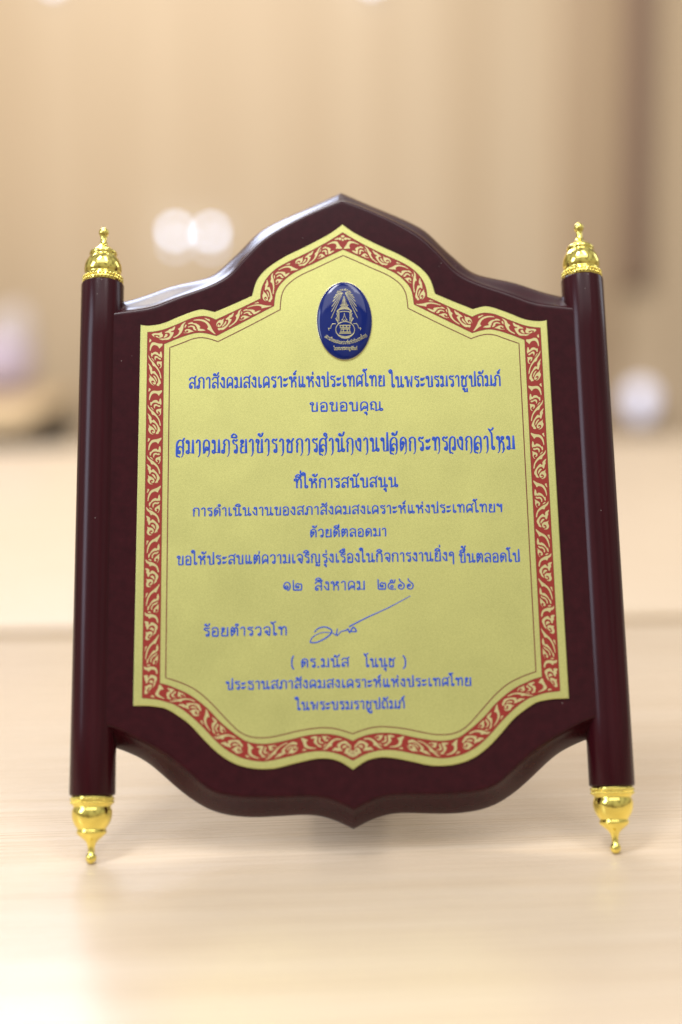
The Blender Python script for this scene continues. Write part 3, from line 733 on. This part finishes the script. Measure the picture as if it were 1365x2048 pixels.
equad(565, 782, 1022, 1042); equad(575, 590, 1042, 1070, 1); equad(625, 650, 1042, 1070, 1); equad(690, 715, 1042, 1070, 1); equad(755, 772, 1042, 1070, 1); equad(572, 776, 1070, 1086)
equad(588, 770, 1094, 1118); equad(588, 600, 1118, 1158, 1); equad(630, 650, 1118, 1158, 1); equad(705, 725, 1118, 1158, 1); equad(755, 770, 1118, 1158, 1); equad(570, 785, 1158, 1180); equad(560, 790, 1186, 1204)
for f in bm.faces:
    f.normal_update()
    if f.normal.z < 0: f.normal_flip()
link('emblem', bm, M_foil, rim)
# lettering round the badge
bm = bmesh.new()
tall = False
sts, wd = layout('สภาสังคมสงเคราะห์แห่งประเทศไทย', .10)
arc = resample(catmull([e2(*q) for q in ((270, 1255), (400, 1345), (540, 1398), (675, 1412), (820, 1392), (960, 1335), (1105, 1245))], 8), 120)
for P, foot in sts:
    Q = []
    for a, b in P:
        s = a / wd; p = at(arc, s); p2 = at(arc, min(1, s + .02)); p1 = at(arc, max(0, s - .02))
        tx, ty = p2[0] - p1[0], p2[1] - p1[1]; l = math.hypot(tx, ty)
        h = 58 * ES
        Q.append((p[0] - ty / l * b * h, p[1] + tx / l * b * h))
    ribbon(bm, Q, lambda t, d: 4.2 * ES, .01, .03, 0, zf=dome)
tall = False
sts, wd = layout('ในพระบรมราชูปถัมภ์', .10)
for P, foot in sts:
    Q = [e2(452 + a / wd * 450, 1522 - b * 52) for a, b in P]
    ribbon(bm, Q, lambda t, d: 4.6 * ES, .01, .03, 0, zf=dome)
for f in bm.faces:
    f.normal_update()
    if f.normal.z < 0: f.normal_flip()
link('lettering', bm, M_foil, rim)

# ------------------------------------------------------------------ far background, out of focus
bm = bmesh.new(); box(bm, .84, 1.06, 4.172, 4.196, -.74, 2.6, 0, .004)  # darker panel puts the shade of the wall's right side into colour
tag(link('wall_shade_panel', bm, M_wall_shade), 'brown wall panel coloured for the shade at the right behind the right pole, left of the dark strip', 'wall panel')
bm = bmesh.new(); box(bm, 1.06, 1.15, 4.15, 4.196, .36, 2.6, 0, .006)
tag(link('door_frame', bm, M_strip), 'dark brown vertical strip on the wall near the right edge', 'door frame')

desk = empty('side_desk', (-.625, 2.2, -.74)); desk.rotation_euler.z = R(5.5)
tag(desk, 'tan desk with a black side panel at the left behind the plaque', 'desk')
M_tan = mat('tan_top', (0.50, 0.36, 0.20), 0.5)
bm = bmesh.new(); box(bm, -1.2, 0.02, 0, 1.55, .752, .78, 0, .002); link('desk_top', bm, M_tan, desk)
bm = bmesh.new(); box(bm, -.01, .0, .01, 1.54, 0, .752, 0, .001); link('side_panel', bm, M_dark, desk)
bm = bmesh.new(); box(bm, -1.19, -.011, .01, .03, 0, .752, 0, .001); link('front_panel', bm, M_dark, desk)

M_lav = mat('lavender_cloth', (0.47, 0.39, 0.47), 0.9)
M_pale = mat('pale_grey_fabric', (0.52, 0.45, 0.42), 0.9)
def pillow(name, loc, sx_, sy_, sz_, m, rz=0):
    bm = bmesh.new(); bmesh.ops.create_uvsphere(bm, u_segments=40, v_segments=24, radius=1)
    for w in bm.verts:
        c = w.co
        def sq(t, p): return math.copysign(abs(t) ** p, t)
        w.co = Vector((sq(c.x, .55) * sx_, sq(c.y, .6) * sy_, sq(c.z, .7) * sz_ * (1 + .12 * math.sin(4 * c.x + 2 * c.y)) + sz_))
    ob = link(name, bm, m); ob.location = loc; ob.rotation_euler.z = R(rz); return ob
tag(pillow('cushion', (-1.02, 3.42, .0405), .19, .10, .082, M_lav, 5), 'soft lavender cushion lying on the tan desk', 'cushion')
tag(pillow('fabric_bag', (-.935, 3.63, .0405), .07, .05, .125, M_pale, 6), 'pale grey upright bag standing behind the lavender cushion', 'bag')

def glint(px, z, label, r_, st, col=(0.52, 0.68, 1.0), second=0.0):  # glowing balls added to stand in for reflections on the glossy wall
    t = empty('wall_glint', (px, 4.196, z)); tag(t, label, 'glint', 'glints on the far wall')
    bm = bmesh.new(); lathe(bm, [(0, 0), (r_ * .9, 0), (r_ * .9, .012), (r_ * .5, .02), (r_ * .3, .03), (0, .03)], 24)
    o_ = link('glint_mount', bm, M_rim, t); o_.rotation_euler = (R(90), 0, 0)
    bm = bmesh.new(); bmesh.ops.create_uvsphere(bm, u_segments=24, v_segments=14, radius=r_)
    g = link('glow_ball', bm, mat('glint_glow', (0.9, 0.9, 0.9), .4, emit=col, est=st), t); g.location = (0, -.05, 0)
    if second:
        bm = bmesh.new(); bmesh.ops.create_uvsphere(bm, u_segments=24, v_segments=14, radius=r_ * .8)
        g = link('glow_ball', bm, mat('glint_glow_dim', (0.9, 0.9, 0.9), .4, emit=col, est=second), t); g.location = (0, -.05, -.045)
glint(-.475, .553, 'white glowing wall lamp, left one of the close pair above the left pole', .013, 9, second=4)
glint(-.354, .549, 'white glowing wall lamp, right one of the close pair left of the plaque peak', .013, 9, second=4)
glint(1.125, -.030, 'dim lavender lamp low at the right edge beside the right pole', .048, 0.72, (0.66, 0.68, 1.0), .5)
glint(-.855, 1.365, 'white lamp cut by the top edge at the upper left', .014, 5)
glint(.20, 1.365, 'white lamp cut by the top edge right of the middle', .016, 5)
